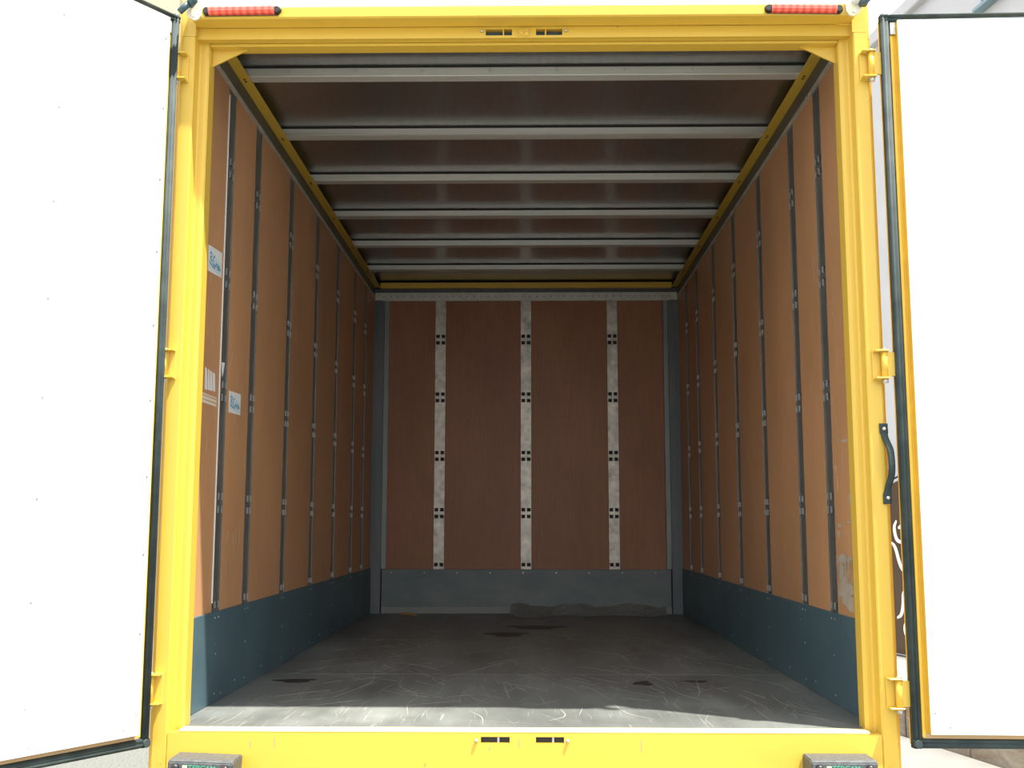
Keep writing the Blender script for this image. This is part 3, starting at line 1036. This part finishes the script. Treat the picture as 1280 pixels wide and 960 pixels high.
tag(o, 'crumpled grey plastic sheet lying along the foot of the bulkhead', 'plastic sheet')
bm = bmesh.new()
pts = [(0, 0, .002), (.05, -.02, .012), (.11, .0, .006), (.16, -.01, .002), (.13, .035, .010), (.07, .03, .016), (.02, .03, .004)]
vv = [bm.verts.new(p) for p in pts]
cv = bm.verts.new((.08, .008, .022))
for i in range(len(vv)):
    bm.faces.new((vv[i], vv[(i + 1) % len(vv)], cv))
o = obj('orange_scrap', bm, 'orange')
md = o.modifiers.new('thickness', 'SOLIDIFY'); md.thickness = .0015
o.location = (-.86, 3.87, 0)
tag(o, 'small crumpled orange scrap on the floor by the left bulkhead corner', 'scrap')

# ------------------------------------------------------------------ street on the right: low wall, metal panel, building
ang = math.atan2(.965, -.262)       # direction of the low wall, going away from the camera
e = empty('garden_wall', (4.28, 0.0, GZ), ang)
tag(e, 'low white street wall with a weathered stone base behind the right door', 'wall', kind='structure')
bobj('wall_body', 'white_wall', e, -1.0, 9.0, -.20, 0.0, .28, .565)
bm = bmesh.new()
box(bm, -1.0, 9.0, -.22, .03, -.02, .28)
obj('stone_base', bm, 'cavity', e)
x = -1.0
k = 0
while x < 8.6:
    ln = rng.uniform(.55, .85)
    bobj('base_stone', 'stone', e, x + .006, x + ln - .006, .031, .045 + rng.uniform(0, .012), -.01, .276, bevel=.008)
    x += ln
gp = empty('metal_panel', (4.28, 0.0, GZ), ang)
tag(gp, 'dark brown metal railing panel with pale scroll ornaments on the low wall', 'railing panel')
U0 = 5.59     # distance along the wall of the far visible edge
Zp = lambda py: .595 - (py - 657) / 1348 * 8.55 - GZ
Up = lambda px: U0 - (px - 1116) * .0098
ua, ub = U0 + .35, U0 - 1.25
bm = bmesh.new()
top = [(ub + (ua - ub) * k / 14, 1.775 + .20 * math.sin(math.pi * k / 14)) for k in range(15)]
prism(bm, [(ub, .592), (ua, .592)] + top[::-1], 'y', -.10, -.085)
obj('sheet', bm, 'brown', gp)
for off in (.035,):
    bm = bmesh.new()
    c = [Vector((p[0], -.0925, p[1] + off)) for p in top]
    for p0, p1 in zip(c, c[1:]):
        cyl(bm, p0, p1, .008, 8)
    obj('top_rod', bm, 'black', gp)
bm = bmesh.new(); cyl(bm, (ub, -.0925, .577), (ua, -.0925, .577), .007, 8); obj('bottom_rod', bm, 'black', gp)
for u_ in (ub, (ua + ub) / 2, ua):
    bobj('post', 'black', gp, u_ - .015, u_ + .015, -.105, -.080,   .567, 1.86)
SC = ([(1123.8, 653), (1120.6, 662), (1123.5, 676), (1132.5, 681)], [(1126, 662), (1130, 660), (1133, 653)],
      [(1116, 680), (1121, 687), (1126.5, 707), (1133.2, 719)], [(1134, 732), (1129, 742), (1128, 755), (1125, 767), (1119.5, 772)],
      [(1134.5, 772), (1129.5, 780), (1130, 790), (1135, 799)])
for mirror in (False, True):
    for s in SC:
        c = smooth_curve([(Up(a_), -.0845, Zp(b_)) for a_, b_ in s], 6)
        if mirror:
            c = [Vector((ua + ub - q.x - .1, q.y, q.z)) for q in c]
        nn = len(c)
        bm = bmesh.new()
        ribbon(bm, c, [.012 + .022 * math.sin(math.pi * (i + .3) / nn) for i in range(nn)], (0, 1, 0), .006)
        bmesh.ops.recalc_face_normals(bm, faces=bm.faces[:])
        obj('scroll', bm, 'white_wall', gp)

ang2 = math.atan2(.99, -.15)
b = empty('building', (5.34, 0.0, GZ), ang2)
tag(b, 'tall grey-white rendered building beyond the right door with a blue window', 'building')
bobj('facade', 'render', b, -2.0, 9.6, -6.0, 0.0, 0.0, 7.05)
bobj('parapet', 'render', b, -2.1, 9.7, -6.0, .08, 7.05, 7.2, bevel=.01)
wf = empty('window'); wf.parent = b; wf.location = (4.68, 0, 6.40)
bobj('frame', 'blue_frame', wf, 0, 1.86, .0, .06, .06, .66, bevel=.004)
bobj('pane', 'glass', wf, .07, .84, .055, .065, .12, .60)
bobj('pane', 'glass', wf, .91, 1.79, .055, .065, .12, .60)
bobj('sill', 'blue_sill', wf, -.1, 1.95, .0, .10, .02, .06, bevel=.006)

lb = empty('beige_building', (-5.05, 12.0, GZ))
tag(lb, 'beige building with white corner and drainpipe far behind the left door', 'building')
bobj('facade', 'beige', lb, -6.0, -.12, 0, 5.0, 0, 10.2)
bobj('corner_strip', 'white_wall', lb, -.12, .0, -.03, 5.0, 0, 10.2)
bobj('side_wing', 'white_wall', lb, .0, 1.2, .4, 5.0, 0, 10.0)
bm = bmesh.new(); cyl(bm, (.06, -.02, 0.0), (.06, -.02, 10.1), .04, 12); obj('drainpipe', bm, 'steel', lb)
for zz in (3.0, 6.0):
    w1 = bobj('window', 'white_wall', lb, -3.2, -1.8, -.05, .02, zz, zz + 1.5)
    bobj('pane', 'glass', w1, -3.1, -1.9, -.06, -.051, zz + .1, zz + 1.4)
